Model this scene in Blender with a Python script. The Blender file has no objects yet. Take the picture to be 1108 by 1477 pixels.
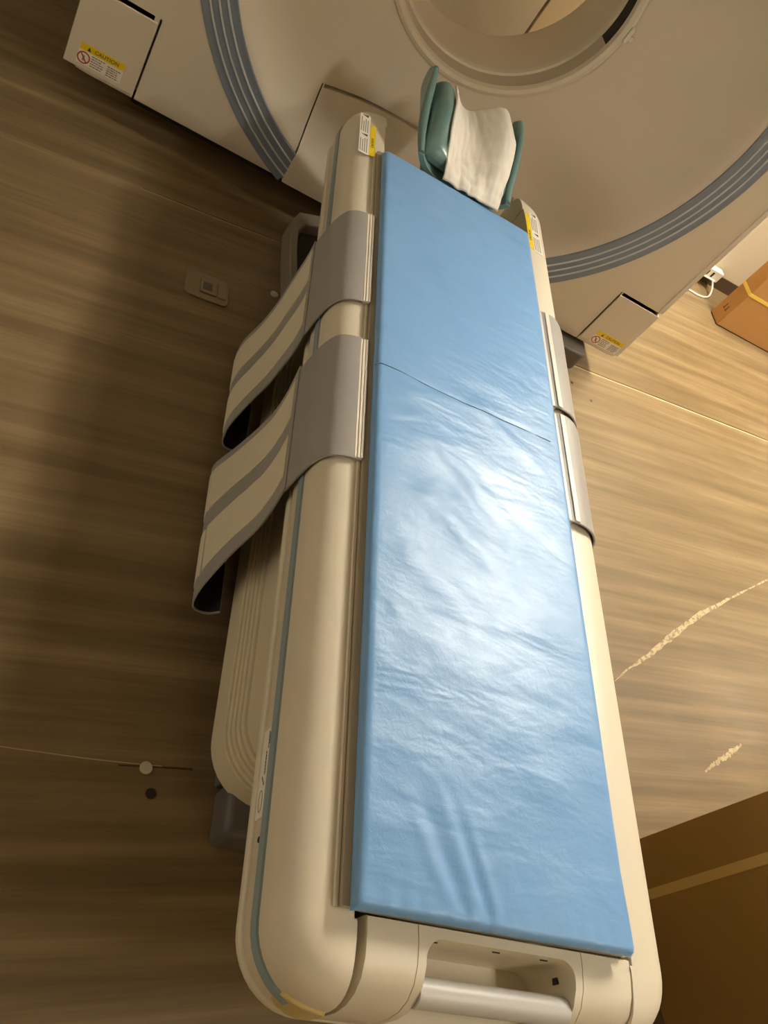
import bpy, bmesh, math, random
from mathutils import Vector, Matrix
from mathutils import noise as mnoise
random.seed(4)
PI = math.pi
S = bpy.context.scene
COL = S.collection

# ------------------------------------------------------------------ materials
def srgb(r, g, b):
    f = lambda c: (c/255/12.92) if c/255 <= .04045 else ((c/255+.055)/1.055)**2.4
    return (f(r), f(g), f(b), 1)

def mat(name, col, rough=.5, metal=0, spec=.5, bump=None, var=None, coat=0, emit=None, sheen=0):
    m = bpy.data.materials.new(name); m.use_nodes = True
    nt = m.node_tree; b = nt.nodes['Principled BSDF']
    b.inputs['Base Color'].default_value = col
    b.inputs['Roughness'].default_value = rough
    b.inputs['Metallic'].default_value = metal
    b.inputs['Specular IOR Level'].default_value = spec
    b.inputs['Coat Weight'].default_value = coat
    b.inputs['Sheen Weight'].default_value = sheen
    if emit:
        b.inputs['Emission Color'].default_value = emit[0]; b.inputs['Emission Strength'].default_value = emit[1]
    tc = nt.nodes.new('ShaderNodeTexCoord')
    if var:   # (scale, amount)
        n = nt.nodes.new('ShaderNodeTexNoise'); n.inputs['Scale'].default_value = var[0]; n.inputs['Detail'].default_value = 5
        nt.links.new(tc.outputs['Object'], n.inputs['Vector'])
        mx = nt.nodes.new('ShaderNodeMix'); mx.data_type = 'RGBA'
        mx.inputs[6].default_value = tuple(c*(1-var[1]) for c in col[:3])+(1,)
        mx.inputs[7].default_value = tuple(min(1, c*(1+var[1])) for c in col[:3])+(1,)
        nt.links.new(n.outputs['Fac'], mx.inputs[0]); nt.links.new(mx.outputs[2], b.inputs['Base Color'])
    if bump:  # (scale, strength, distance)
        n = nt.nodes.new('ShaderNodeTexNoise'); n.inputs['Scale'].default_value = bump[0]; n.inputs['Detail'].default_value = 4
        nt.links.new(tc.outputs['Object'], n.inputs['Vector'])
        bp = nt.nodes.new('ShaderNodeBump'); bp.inputs['Strength'].default_value = bump[1]; bp.inputs['Distance'].default_value = bump[2]
        nt.links.new(n.outputs['Fac'], bp.inputs['Height']); nt.links.new(bp.outputs['Normal'], b.inputs['Normal'])
    return m

M = {}
M['cover'] = mat('cream_textured_plastic', srgb(222, 211, 188), .42, bump=(900, .25, .0006), var=(3, .03))
M['gantry'] = mat('beige_painted_panel', srgb(220, 208, 188), .5, bump=(700, .12, .0005), var=(2, .03))
M['gantry_lip'] = mat('pale_rim_plastic', srgb(226, 216, 196), .4)
M['bore_dark'] = mat('bore_band_plastic', srgb(196, 184, 162), .35)
M['blue_trim'] = mat('blue_grey_trim_plastic', srgb(146, 162, 166), .4)
M['ridge'] = mat('highlit_ridge', srgb(205, 208, 212), .35)  # ridge plastic with its caught light put into the colour
M['ring'] = mat('blue_grey_ring_plastic', srgb(132, 141, 154), .42)
M['skirt'] = mat('cream_smooth_plastic', srgb(214, 202, 174), .5, var=(3, .03))
M['rail'] = mat('table_edge_laminate', srgb(168, 156, 134), .45)
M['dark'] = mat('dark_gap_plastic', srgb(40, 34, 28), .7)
M['base'] = mat('grey_base_paint', srgb(98, 92, 86), .55)
M['foot'] = mat('dark_grey_foot', srgb(96, 88, 76), .6)
M['strap'] = mat('grey_vinyl', srgb(160, 156, 150), .42, bump=(60, .12, .002), var=(14, .05))
M['strap_back'] = mat('black_strap_lining', srgb(26, 25, 25), .9)
M['velcro'] = mat('cream_velcro_pile', srgb(222, 210, 184), .95, bump=(1400, .5, .001), var=(30, .05), sheen=.2)
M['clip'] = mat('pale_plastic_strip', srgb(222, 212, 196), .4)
M['teal'] = mat('teal_vinyl', srgb(108, 140, 136), .3, bump=(30, .06, .004), var=(6, .04))
M['towel'] = mat('white_cloth', srgb(238, 232, 220), .95, bump=(420, .5, .0012), var=(20, .03))
M['bar'] = mat('ribbed_grey_grip', srgb(196, 192, 186), .4, bump=None)
M['white'] = mat('label_white', srgb(240, 235, 222), .5)
M['yellow'] = mat('label_yellow', srgb(240, 208, 20), .5)
M['ink'] = mat('label_ink', srgb(70, 58, 44), .6)
M['inkgrey'] = mat('label_small_print', srgb(150, 136, 120), .6)
M['red'] = mat('label_red', srgb(190, 60, 45), .6)
M['blue_ink'] = mat('label_blue_ink', srgb(60, 84, 110), .6)
M['yellowed'] = mat('yellowed_plastic', srgb(205, 182, 120), .45, var=(60, .12))
M['steel'] = mat('brushed_steel', srgb(150, 138, 118), .33, metal=.85, bump=(200, .1, .0005))
M['screw'] = mat('pale_screw', srgb(210, 200, 180), .35, metal=.3)
M['card'] = mat('brown_cardboard', srgb(182, 134, 76), .85, bump=(40, .1, .002), var=(4, .06))
M['card_dark'] = mat('dark_brown_cardboard', srgb(150, 116, 58), .85, bump=(30, .1, .002), var=(4, .06))
M['tape'] = mat('pale_packing_tape', srgb(196, 166, 96), .45)
M['yellow_strap'] = mat('yellow_strapping', srgb(232, 200, 90), .4)
M['whiteplastic'] = mat('white_outlet_plastic', srgb(228, 222, 206), .4)
M['basebd'] = mat('dark_brown_skirting', srgb(84, 66, 50), .5)
M['wall'] = mat('beige_wall_vinyl', srgb(206, 194, 168), .8, bump=(180, .2, .001), var=(1.5, .03))
M['door'] = mat('pale_door_laminate', srgb(205, 186, 150), .6, var=(2, .03))
M['ceil'] = mat('ceiling_board', srgb(170, 158, 138), .9, bump=(90, .3, .002))
M['lampframe'] = mat('lamp_frame_paint', srgb(220, 220, 214), .5)
M['glow'] = mat('lamp_diffuser', srgb(255, 245, 225), .5, emit=((1.0, .925, .79, 1), 50))
M['window_fill'] = mat('fill_window_emitter', srgb(240, 236, 220), .3, emit=((1.0, .92, .76, 1), .85))  # emission of the added side-fill window
M['glow_dim'] = mat('dim_lamp_diffuser', srgb(255, 245, 225), .5, emit=((1.0, .925, .79, 1), 12))
M['glow_front_fill'] = mat('front_fill_diffuser', srgb(255, 245, 225), .5, emit=((1.0, .925, .79, 1), 13))  # emission of the added front fill lamp

def nodes_new(nt, t, **kw):
    n = nt.nodes.new(t)
    for k, v in kw.items(): n.inputs[k].default_value = v
    return n

def mat_floor():
    m = bpy.data.materials.new('wood_print_vinyl_floor'); m.use_nodes = True
    nt = m.node_tree; b = nt.nodes['Principled BSDF']; L = nt.links.new
    tc = nt.nodes.new('ShaderNodeTexCoord')
    rot = nt.nodes.new('ShaderNodeMapping'); rot.inputs['Rotation'].default_value = (0, 0, -math.radians(9.3))
    L(tc.outputs['Object'], rot.inputs['Vector'])
    def streak(sx, sy, scale, detail, off=0):
        mp = nt.nodes.new('ShaderNodeMapping'); mp.inputs['Scale'].default_value = (sx, sy, 1); mp.inputs['Location'].default_value = (off, off*1.7, 0)
        L(rot.outputs['Vector'], mp.inputs['Vector'])
        n = nodes_new(nt, 'ShaderNodeTexNoise', Scale=scale, Detail=detail, Roughness=.6)
        L(mp.outputs['Vector'], n.inputs['Vector']); return n
    def ramp(src, pts):
        r = nt.nodes.new('ShaderNodeValToRGB'); el = r.color_ramp.elements
        el[0].position, el[0].color = pts[0]; el[1].position, el[1].color = pts[-1]
        for p, c in pts[1:-1]: e = el.new(p); e.color = c
        L(src, r.inputs['Fac']); return r
    def mix(f, a, bb, blend='MIX', fac=None):
        x = nt.nodes.new('ShaderNodeMix'); x.data_type = 'RGBA'; x.blend_type = blend
        if f is not None: L(f, x.inputs[0])
        if fac is not None: x.inputs[0].default_value = fac
        for s, i in ((a, 6), (bb, 7)):
            if isinstance(s, tuple): x.inputs[i].default_value = s
            else: L(s, x.inputs[i])
        return x.outputs[2]
    n1 = streak(.42, 9, 2.0, 7)
    r1 = ramp(n1.outputs['Fac'], [(.15, srgb(98, 80, 55)), (.42, srgb(124, 104, 73)), (.58, srgb(142, 121, 88)), (.88, srgb(178, 156, 120))])
    n2 = streak(1.2, 70, 2.5, 5, 3.1)
    r2 = ramp(n2.outputs['Fac'], [(.3, (.74, .72, .68, 1)), (.55, (1, 1, 1, 1)), (.8, (1.0, 1.0, 1.0, 1))])
    c = mix(None, r1.outputs['Color'], r2.outputs['Color'], 'MULTIPLY', .45)
    # broad plank tone differences: strips 0.15 m wide
    sep = nt.nodes.new('ShaderNodeSeparateXYZ'); L(rot.outputs['Vector'], sep.inputs[0])
    br = nt.nodes.new('ShaderNodeTexBrick'); br.inputs['Scale'].default_value = 1
    br.inputs['Brick Width'].default_value = 1.25; br.inputs['Row Height'].default_value = .155; br.inputs['Mortar Size'].default_value = .0
    br.inputs['Color1'].default_value = (1, 1, 1, 1); br.inputs['Color2'].default_value = (.86, .85, .82, 1); br.inputs['Mortar'].default_value = (.8, .8, .8, 1)
    L(rot.outputs['Vector'], br.inputs['Vector'])
    c = mix(None, c, br.outputs['Color'], 'MULTIPLY', .5)
    n3 = nodes_new(nt, 'ShaderNodeTexNoise', Scale=1.4, Detail=3); L(tc.outputs['Object'], n3.inputs['Vector'])
    r3 = ramp(n3.outputs['Fac'], [(.15, (.84, .83, .80, 1)), (.85, (1, 1, 1, 1))])
    c = mix(None, c, r3.outputs['Color'], 'MULTIPLY', .7)
    L(c, b.inputs['Base Color'])
    n4 = nodes_new(nt, 'ShaderNodeTexNoise', Scale=6, Detail=6); L(tc.outputs['Object'], n4.inputs['Vector'])
    rr = nt.nodes.new('ShaderNodeMapRange'); rr.inputs['From Min'].default_value = .1; rr.inputs['From Max'].default_value = .9
    rr.inputs['To Min'].default_value = .285; rr.inputs['To Max'].default_value = .42
    L(n4.outputs['Fac'], rr.inputs['Value']); L(rr.outputs['Result'], b.inputs['Roughness'])
    b.inputs['Specular IOR Level'].default_value = .45
    bp = nt.nodes.new('ShaderNodeBump'); bp.inputs['Strength'].default_value = .08; bp.inputs['Distance'].default_value = .002
    L(n2.outputs['Fac'], bp.inputs['Height'])
    bp2 = nt.nodes.new('ShaderNodeBump'); bp2.inputs['Strength'].default_value = .25; bp2.inputs['Distance'].default_value = .006
    n5 = nodes_new(nt, 'ShaderNodeTexNoise', Scale=4.5, Detail=2); L(tc.outputs['Object'], n5.inputs['Vector'])
    L(n5.outputs['Fac'], bp2.inputs['Height']); L(bp.outputs['Normal'], bp2.inputs['Normal'])
    L(bp2.outputs['Normal'], b.inputs['Normal'])
    return m
M['floor'] = mat_floor()

def mat_mat():
    m = bpy.data.materials.new('blue_vinyl_upholstery'); m.use_nodes = True
    nt = m.node_tree; b = nt.nodes['Principled BSDF']; L = nt.links.new
    tc = nt.nodes.new('ShaderNodeTexCoord')
    n0 = nodes_new(nt, 'ShaderNodeTexNoise', Scale=2.2, Detail=4); L(tc.outputs['Object'], n0.inputs['Vector'])
    r = nt.nodes.new('ShaderNodeValToRGB'); el = r.color_ramp.elements
    el[0].position = .1; el[0].color = srgb(116, 162, 212); el[1].position = .9; el[1].color = srgb(130, 176, 224)
    L(n0.outputs['Fac'], r.inputs['Fac']); L(r.outputs['Color'], b.inputs['Base Color'])
    # worn patches change the gloss
    n1 = nodes_new(nt, 'ShaderNodeTexNoise', Scale=7, Detail=9, Roughness=.72, Distortion=.4); L(tc.outputs['Object'], n1.inputs['Vector'])
    rr = nt.nodes.new('ShaderNodeMapRange'); rr.inputs['From Min'].default_value = .25; rr.inputs['From Max'].default_value = .75
    rr.inputs['To Min'].default_value = .285; rr.inputs['To Max'].default_value = .46
    b.inputs['Roughness'].default_value = .29
    L(n1.outputs['Fac'], rr.inputs['Value'])
    rr.inputs['To Min'].default_value = .10; rr.inputs['To Max'].default_value = .50
    L(rr.outputs['Result'], b.inputs['Specular IOR Level'])
    n2 = nodes_new(nt, 'ShaderNodeTexNoise', Scale=60, Detail=8, Roughness=.7, Distortion=.6); L(tc.outputs['Object'], n2.inputs['Vector'])
    b1 = nt.nodes.new('ShaderNodeBump'); b1.inputs['Strength'].default_value = .35; b1.inputs['Distance'].default_value = .002
    L(n2.outputs['Fac'], b1.inputs['Height'])
    mp = nt.nodes.new('ShaderNodeMapping'); mp.inputs['Rotation'].default_value = (0, 0, .7); mp.inputs['Scale'].default_value = (1, 2.6, 1)
    L(tc.outputs['Object'], mp.inputs['Vector'])
    n3 = nodes_new(nt, 'ShaderNodeTexNoise', Scale=5, Detail=3, Roughness=.5, Distortion=.3); L(mp.outputs['Vector'], n3.inputs['Vector'])
    b2 = nt.nodes.new('ShaderNodeBump'); b2.inputs['Strength'].default_value = .58; b2.inputs['Distance'].default_value = .010
    L(n3.outputs['Fac'], b2.inputs['Height']); L(b1.outputs['Normal'], b2.inputs['Normal'])
    L(b2.outputs['Normal'], b.inputs['Normal'])
    return m
M['mat'] = mat_mat()

# ------------------------------------------------------------------ helpers
def tag(o, label=None, cat=None, group=None, kind=None):
    if label: o['label'] = label
    if cat: o['category'] = cat
    if group: o['group'] = group
    if kind: o['kind'] = kind
    return o

def thing(name, loc, label, cat, group=None):
    o = bpy.data.objects.new(name, None); COL.objects.link(o); o.location = loc
    o.empty_display_size = .1
    return tag(o, label, cat, group)

def smooth01(t): t = max(0, min(1, t)); return t*t*(3-2*t)

class MB:
    def __init__(s): s.v = []; s.f = []
    def add(s, vs, fs):
        n = len(s.v); s.v += [tuple(p) for p in vs]; s.f += [tuple(i+n for i in f) for f in fs]; return s
    def box(s, x0, x1, y0, y1, z0, z1):
        return s.add([(x0,y0,z0),(x1,y0,z0),(x1,y1,z0),(x0,y1,z0),(x0,y0,z1),(x1,y0,z1),(x1,y1,z1),(x0,y1,z1)],
                     [(0,3,2,1),(4,5,6,7),(0,1,5,4),(1,2,6,5),(2,3,7,6),(3,0,4,7)])
    def xf(s, m): s.v = [tuple(m @ Vector(p)) for p in s.v]; return s
    def prism(s, poly, z0, z1):
        n = len(poly)
        return s.add([(x,y,z0) for x,y in poly]+[(x,y,z1) for x,y in poly],
              [tuple(range(n))[::-1], tuple(range(n,2*n))]+[(i,(i+1)%n,n+(i+1)%n,n+i) for i in range(n)])
    def loft(s, rings, closed_ring=True, caps=True, loop=False):
        n = len(rings[0]); vs = [p for r in rings for p in r]; fs = []
        R = len(rings)
        for a in range(R if loop else R-1):
            b = (a+1) % R
            for i in range(n if closed_ring else n-1):
                j = (i+1) % n
                fs.append((a*n+i, a*n+j, b*n+j, b*n+i))
        if caps and closed_ring and not loop:
            fs.append(tuple(range(n))[::-1]); fs.append(tuple((R-1)*n+i for i in range(n)))
        return s.add(vs, fs)
    def tube(s, pts, r, seg=12):
        pts = [Vector(p) for p in pts]; rings = []
        up = Vector((0, 0, 1))
        for i, p in enumerate(pts):
            t = (pts[min(i+1, len(pts)-1)]-pts[max(i-1, 0)]).normalized()
            a = t.cross(up) if abs(t.dot(up)) < .95 else t.cross(Vector((1, 0, 0)))
            a.normalize(); b = t.cross(a)
            rad = r(i/(len(pts)-1)) if callable(r) else r
            rings.append([p+a*math.cos(k*2*PI/seg)*rad+b*math.sin(k*2*PI/seg)*rad for k in range(seg)])
        return s.loft(rings)
    def build(s, name, m, parent=None, bevel=0, smooth=True, seg=3, sub=0, ang=35, label=None, origin=None):
        me = bpy.data.meshes.new(name)
        me.from_pydata(s.v, [], s.f); me.update()
        bm = bmesh.new(); bm.from_mesh(me); bmesh.ops.recalc_face_normals(bm, faces=bm.faces); bm.to_mesh(me); bm.free()
        o = bpy.data.objects.new(name, me); COL.objects.link(o)
        ms = m if isinstance(m, (list, tuple)) else [m]
        for q in ms: me.materials.append(q)
        if origin is not None:
            me.transform(Matrix.Translation(-Vector(origin))); o.location = origin
        if parent is not None:
            w = Vector((0, 0, 0)); p = parent
            while p is not None: w += p.location; p = p.parent
            o.parent = parent; o.location = o.location - w
        if bevel:
            b = o.modifiers.new('bevel', 'BEVEL'); b.width = bevel; b.segments = seg; b.limit_method = 'ANGLE'; b.angle_limit = math.radians(30)
            b.harden_normals = False
        if sub:
            q = o.modifiers.new('sub', 'SUBSURF'); q.levels = sub; q.render_levels = sub
        if smooth:
            me.shade_smooth()
            try: me.set_sharp_from_angle(angle=math.radians(ang))
            except Exception: pass
        if label: o['label'] = label
        return o

def bake(o, cutters):
    """boolean cutters out of o, apply every modifier, drop the cutters"""
    for c in cutters:
        b = o.modifiers.new('cut', 'BOOLEAN'); b.operation = 'DIFFERENCE'; b.object = c; b.solver = 'EXACT'
        # put booleans before bevels
    names = [m.name for m in o.modifiers]
    bev = [m for m in o.modifiers if m.type != 'BOOLEAN']
    bpy.context.view_layer.update()
    # order: boolean first
    nb = len(bev)
    for k in range(nb):
        o.modifiers.move(0, len(o.modifiers)-1)
    dg = bpy.context.evaluated_depsgraph_get(); dg.update()
    me = bpy.data.meshes.new_from_object(o.evaluated_get(dg))
    o.modifiers.clear(); old = o.data; o.data = me; me.name = old.name
    for c in cutters:
        d = c.data; bpy.data.objects.remove(c); bpy.data.meshes.remove(d)
    me.shade_smooth()
    me.set_sharp_from_angle(angle=math.radians(32))
    return o

def rrect(x0, x1, y0, y1, r, n=8):
    pts = []
    for cx, cy, a in ((x1-r, y1-r, 0), (x0+r, y1-r, 90), (x0+r, y0+r, 180), (x1-r, y0+r, 270)):
        for k in range(n+1):
            t = math.radians(a+90*k/n); pts.append((cx+r*math.cos(t), cy+r*math.sin(t)))
    return pts

def text_mesh(body, size, name, m, parent, mw):
    """lettering as a thin mesh; mw maps text plane (x right, y up) to the world"""
    c = bpy.data.curves.new(name, 'FONT'); c.body = body; c.size = size; c.extrude = .0002
    c.align_x = 'CENTER'; c.align_y = 'CENTER'
    t = bpy.data.objects.new(name+'_tmp', c); COL.objects.link(t)
    bpy.context.view_layer.update()
    dg = bpy.context.evaluated_depsgraph_get(); dg.update()
    me = bpy.data.meshes.new_from_object(t.evaluated_get(dg))
    bpy.data.objects.remove(t); bpy.data.curves.remove(c)
    me.transform(mw); me.materials.clear(); me.materials.append(m)
    o = bpy.data.objects.new(name, me); COL.objects.link(o)
    w = Vector((0, 0, 0)); p = parent
    while p is not None: w += p.location; p = p.parent
    o.parent = parent; o.location = -w
    return o

def frame_mw(o, ex, ey):
    ex = Vector(ex).normalized(); ey = Vector(ey); ey = (ey-ex*ey.dot(ex)).normalized(); ez = ex.cross(ey)
    m = Matrix((ex, ey, ez)).transposed().to_4x4(); m.translation = Vector(o); return m

# ------------------------------------------------------------------ camera
RT = [[0.85680016, 0.33495977, 0.3920401], [0.02063727, -0.78195119, 0.62299794], [0.51523547, -0.5256941, -0.67688856]]
right = Vector((RT[0][0], RT[1][0], RT[2][0])); down = Vector((RT[0][1], RT[1][1], RT[2][1])); fwd = Vector((RT[0][2], RT[1][2], RT[2][2]))
cam_d = bpy.data.cameras.new('camera'); cam = bpy.data.objects.new('camera', cam_d); COL.objects.link(cam)
mw = Matrix((right, -down, -fwd)).transposed().to_4x4(); mw.translation = Vector((-.792, 0, 1.55))
cam.matrix_world = mw
cam_d.sensor_fit = 'VERTICAL'; cam_d.sensor_height = 36; cam_d.lens = 1237.7/1477*36
cam_d.clip_start = .02; cam_d.clip_end = 60
S.camera = cam

# ------------------------------------------------------------------ room
RA = math.radians(4)
def rot_room(x, y):   # room axes turned 4 degrees about (2.1, 3.8)
    return (2.1+(x-2.1)*math.cos(RA)-(y-3.8)*math.sin(RA), 3.8+(x-2.1)*math.sin(RA)+(y-3.8)*math.cos(RA))
RM = Matrix.Translation((2.1, 3.8, 0)) @ Matrix.Rotation(RA, 4, 'Z') @ Matrix.Translation((-2.1, -3.8, 0))
def struct(name, mb, m, **k):
    o = mb.build(name, m, **k); o['kind'] = 'structure'; return o
X0, X1, Y0, Y1, H = -2.9, 6.4, -1.7, 3.8, 3.1
struct('floor', MB().box(X0, X1, Y0, Y1, -.1, 0).xf(RM), M['floor'])
struct('ceiling', MB().box(X0, X1, Y0, Y1, H, H+.1).xf(RM), M['ceil'])
# back wall stands in two runs with a door leaf between the joint seen through the bore and its other jamb
DX0, DX1 = .400, 1.32
struct('wall_back', MB().box(X0, DX0, Y1, Y1+.12, 0, H).box(DX1, X1, Y1, Y1+.12, 0, H).box(DX0, DX1, Y1, Y1+.12, 2.1, H).xf(RM), M['wall'])
struct('door_1', MB().box(DX0+.014, DX1-.006, Y1+.006, Y1+.055, .006, 2.094).xf(RM), M['door'], bevel=.002)
WY0, WY1, WZ0, WZ1 = .1, 2.1, .85, 1.75
struct('wall_left', MB().box(X0-.12, X0, Y0, WY0, 0, H).box(X0-.12, X0, WY1, Y1+.12, 0, H).box(X0-.12, X0, WY0, WY1, 0, WZ0).box(X0-.12, X0, WY0, WY1, WZ1, H).xf(RM), M['wall'])
# added window, unseen; its glowing glass side-fills the couch's left
wf = struct('fill_window_1', MB().box(X0-.10, X0+.015, WY0, WY0+.04, WZ0, WZ1).box(X0-.10, X0+.015, WY1-.04, WY1, WZ0, WZ1).box(X0-.10, X0+.015, WY0+.04, WY1-.04, WZ0, WZ0+.04).box(X0-.10, X0+.015, WY0+.04, WY1-.04, WZ1-.04, WZ1).xf(RM), M['lampframe'])
MB().box(X0-.07, X0-.06, WY0+.04, WY1-.04, WZ0+.04, WZ1-.04).xf(RM).build('fill_pane', M['window_fill'], wf)
struct('wall_right', MB().box(X1, X1+.12, Y0, Y1+.12, 0, H).xf(RM), M['wall'])
struct('wall_front', MB().box(X0-.12, X1+.12, Y0-.12, Y0, 0, H).xf(RM), M['wall'])
struct('baseboard_back', MB().box(DX1+.02, X1-.01, Y1-.008, Y1, 0, .07).xf(RM), M['basebd'], bevel=.002)
struct('baseboard_back', MB().box(X0+.01, DX0-.02, Y1-.008, Y1, 0, .07).xf(RM), M['basebd'], bevel=.002)

# welded joints of the floor sheets, slightly proud and dirty-pale
FA = math.radians(9.3)
def seam(p, q, w, m, name='trim_1'):
    d = Vector((q[0]-p[0], q[1]-p[1], 0)); L = d.length; d.normalize(); n = Vector((-d.y, d.x, 0))
    pts = []; N = max(8, int(L/.03))
    top, bot = [], []
    for i in range(N+1):
        t = i/N; c = Vector((p[0], p[1], 0))+d*L*t
        ww = w*(.6+.8*abs(mnoise.noise(Vector((c.x*9, c.y*9, w*50)))))
        c += n*.003*mnoise.noise(Vector((c.x*5, 3, 0)))
        top.append(c+n*ww); bot.append(c-n*ww)
    mb = MB()
    vs = [(v.x, v.y, .0006) for v in top+bot]
    fs = [(i, i+1, N+2+i, N+1+i) for i in range(N)]
    mb.add(vs, fs)
    o = mb.build(name, m, smooth=False); return o
M['seam_pale'] = mat('pale_joint_filler', srgb(190, 168, 130), .5)
M['seam_dark'] = mat('dark_joint_line', srgb(70, 52, 32), .8)
M['scuff'] = mat('pale_scuff', srgb(196, 174, 134), .5, var=(60, .1))
_nt = M['scuff'].node_tree; _n = nodes_new(_nt, 'ShaderNodeTexNoise', Scale=55, Detail=6, Roughness=.7); _t = _nt.nodes.new('ShaderNodeTexCoord')
_m = _nt.nodes.new('ShaderNodeMapRange'); _m.inputs['From Min'].default_value = .3; _m.inputs['From Max'].default_value = .52; _m.inputs['To Max'].default_value = .85
_nt.links.new(_t.outputs['Object'], _n.inputs['Vector']); _nt.links.new(_n.outputs['Fac'], _m.inputs['Value']); _nt.links.new(_m.outputs['Result'], _nt.nodes['Principled BSDF'].inputs['Alpha'])
for i, (p, q, w, m) in enumerate([((.80, 2.469), (2.75, 2.785), .0042, 'seam_pale'), ((.80, 2.477), (2.75, 2.793), .0022, 'seam_dark'),
                     ((-.73, 2.262), (-.30, 2.336), .0018, 'seam_pale'), ((-.73, 2.267), (-.26, 2.347), .0018, 'seam_dark'),
                     ((-1.05, .548), (-.36, .618), .0012, 'seam_pale'), ((-.44, .604), (-.30, .625), .002, 'seam_dark')]):
    o = seam(p, q, w, M[m], 'trim_%d' % (i+1)); o['kind'] = 'structure'

def scuff(pts, name, label):
    # a pale worn streak in the floor finish, ragged outline
    mb = MB(); top, bot = [], []
    P = [Vector((x, y, 0)) for x, y, w in pts]
    N = 40
    for i in range(N+1):
        t = i/N*(len(P)-1); k = min(int(t), len(P)-2); u = t-k
        c = P[k].lerp(P[k+1], u); w = pts[k][2]*(1-u)+pts[k+1][2]*u
        d = (P[k+1]-P[k]).normalized(); n = Vector((-d.y, d.x, 0))
        top.append(c+n*w*(.6+.9*random.random())); bot.append(c-n*w*(.6+.9*random.random()))
    mb.add([(v.x, v.y, .0007) for v in top+bot], [(i, i+1, N+2+i, N+1+i) for i in range(N)])
    o = mb.build(name, M['scuff'], smooth=False); tag(o, kind='structure'); return o
scuff([(.87, 1.145, .001), (.93, 1.20, .003), (1.03, 1.275, .006), (1.12, 1.352, .009), (1.2, 1.42, .008), (1.275, 1.483, .010), (1.40, 1.573, .006), (1.6, 1.71, .003), (1.78, 1.83, .002)], 'trim_7', '')
scuff([(1.17, .95, .002), (1.22, .985, .007), (1.30, 1.035, .008), (1.36, 1.076, .002)], 'trim_8', '')

# ceiling lights: recessed fittings
def ceiling_light(x, y, rz, label, L=1.25, W=.3, st=None):
    t = thing('ceiling_light', (x, y, H), label, 'ceiling light', 'ceiling lights')
    m4 = Matrix.Translation((x, y, H)) @ Matrix.Rotation(rz, 4, 'Z')
    fr = MB()
    for a in ((-W/2-.03, -W/2, -L/2-.03, L/2+.03), (W/2, W/2+.03, -L/2-.03, L/2+.03), (-W/2, W/2, -L/2-.03, -L/2), (-W/2, W/2, L/2, L/2+.03)):
        fr.box(*a, -.03, -.0005)
    fr.xf(m4).build('frame', M['lampframe'], t, bevel=.003)
    MB().box(-W/2, W/2, -L/2, L/2, -.012, -.004).xf(m4).build('diffuser', st or M['glow'], t)
    return t
ceiling_light(1.98, 3.0, math.radians(13), 'long recessed ceiling light above the right side of the scanner table', 1.6, .34)
ceiling_light(5.35, 3.40, RA, 'long recessed ceiling light over the far right of the room', 1.0, .30, M['glow_dim'])
ceiling_light(1.65, -.55, RA, 'added fill light in the ceiling near the front wall, right of the couch foot', 1.2, .32, M['glow_front_fill'])  # unseen lamp added to brighten the gantry face and couch end

# ------------------------------------------------------------------ gantry
GY = 2.51; GX = .01; GZ = .91
gan = thing('scanner_gantry', (GX, 2.95, 0), 'large beige ring-shaped scanner gantry with a round bore behind the couch', 'medical scanner')
def housing():
    NA = 256
    zb, zt = .095, 1.93
    def bound(a):   # distance from centre to the outer outline (rounded rectangle) along angle a
        c, s = math.cos(a), math.sin(a)
        lo, hi = 0, 3
        def inside(r):
            x = abs(r*c); z = GZ+r*s
            half = 1.03
            if x > half or z < zb or z > zt: return False
            rr = .45 if s > 0 else .012
            cx = half-rr; cz = (zt-rr) if s > 0 else (zb+rr)
            if x > cx and ((s > 0 and z > cz) or (s <= 0 and z < cz)):
                return (x-cx)**2+(z-cz)**2 <= rr*rr
            return True
        for _ in range(40):
            m_ = (lo+hi)/2
            if inside(m_): lo = m_
            else: hi = m_
        return lo
    angs = sorted(set([i*2*PI/NA for i in range(NA)] +
                      [math.atan2(zb-GZ, 1.03) % (2*PI), math.atan2(zb-GZ, -1.03) % (2*PI)]))
    prof = [(.47, 3.40), (.42, 3.34), (.372, 3.24), (.364, 3.10), (.364, 2.955)]
    prof += [(.366, 2.945), (.372, 2.938)]
    prof += [(.378, 2.91), (.385, 2.86)]
    prof += [(.395, 2.842), (.42, 2.832), (.50, 2.80), (.60, 2.738), (.68, 2.668), (.735, 2.604), (.765, 2.558), (.785, 2.528), (.80, 2.515)]
    rings = []
    for r, y in prof:
        rings.append([(GX+r*math.cos(a), y, GZ+r*math.sin(a)) for a in angs])
    B = [bound(a) for a in angs]
    for f in (.0, .35, .7, 1.0):
        rr = []
        for a, b_ in zip(angs, B):
            r = (.80+.02)*(1-f)+b_*f
            rr.append((GX+r*math.cos(a), GY, GZ+r*math.sin(a)))
        rings.append(rr)
    # bevelled edge then the side back to the rear face
    rings[-1] = [(GX+(b_-.012)*math.cos(a), GY, GZ+(b_-.012)*math.sin(a)) for a, b_ in zip(angs, B)]
    rings.append([(GX+(b_-.003)*math.cos(a), GY+.004, GZ+(b_-.003)*math.sin(a)) for a, b_ in zip(angs, B)])
    rings.append([(GX+b_*math.cos(a), GY+.014, GZ+b_*math.sin(a)) for a, b_ in zip(angs, B)])
    rings.append([(GX+b_*math.cos(a), 3.40, GZ+b_*math.sin(a)) for a, b_ in zip(angs, B)])
    mb = MB().loft(rings, True, False, loop=True)
    return mb
h = housing().build('housing', M['gantry'], gan)
def cutbox(x0, x1, y0, y1, z0, z1):
    return MB().box(x0, x1, y0, y1, z0, z1).build('cutter', M['dark'], smooth=False)
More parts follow.
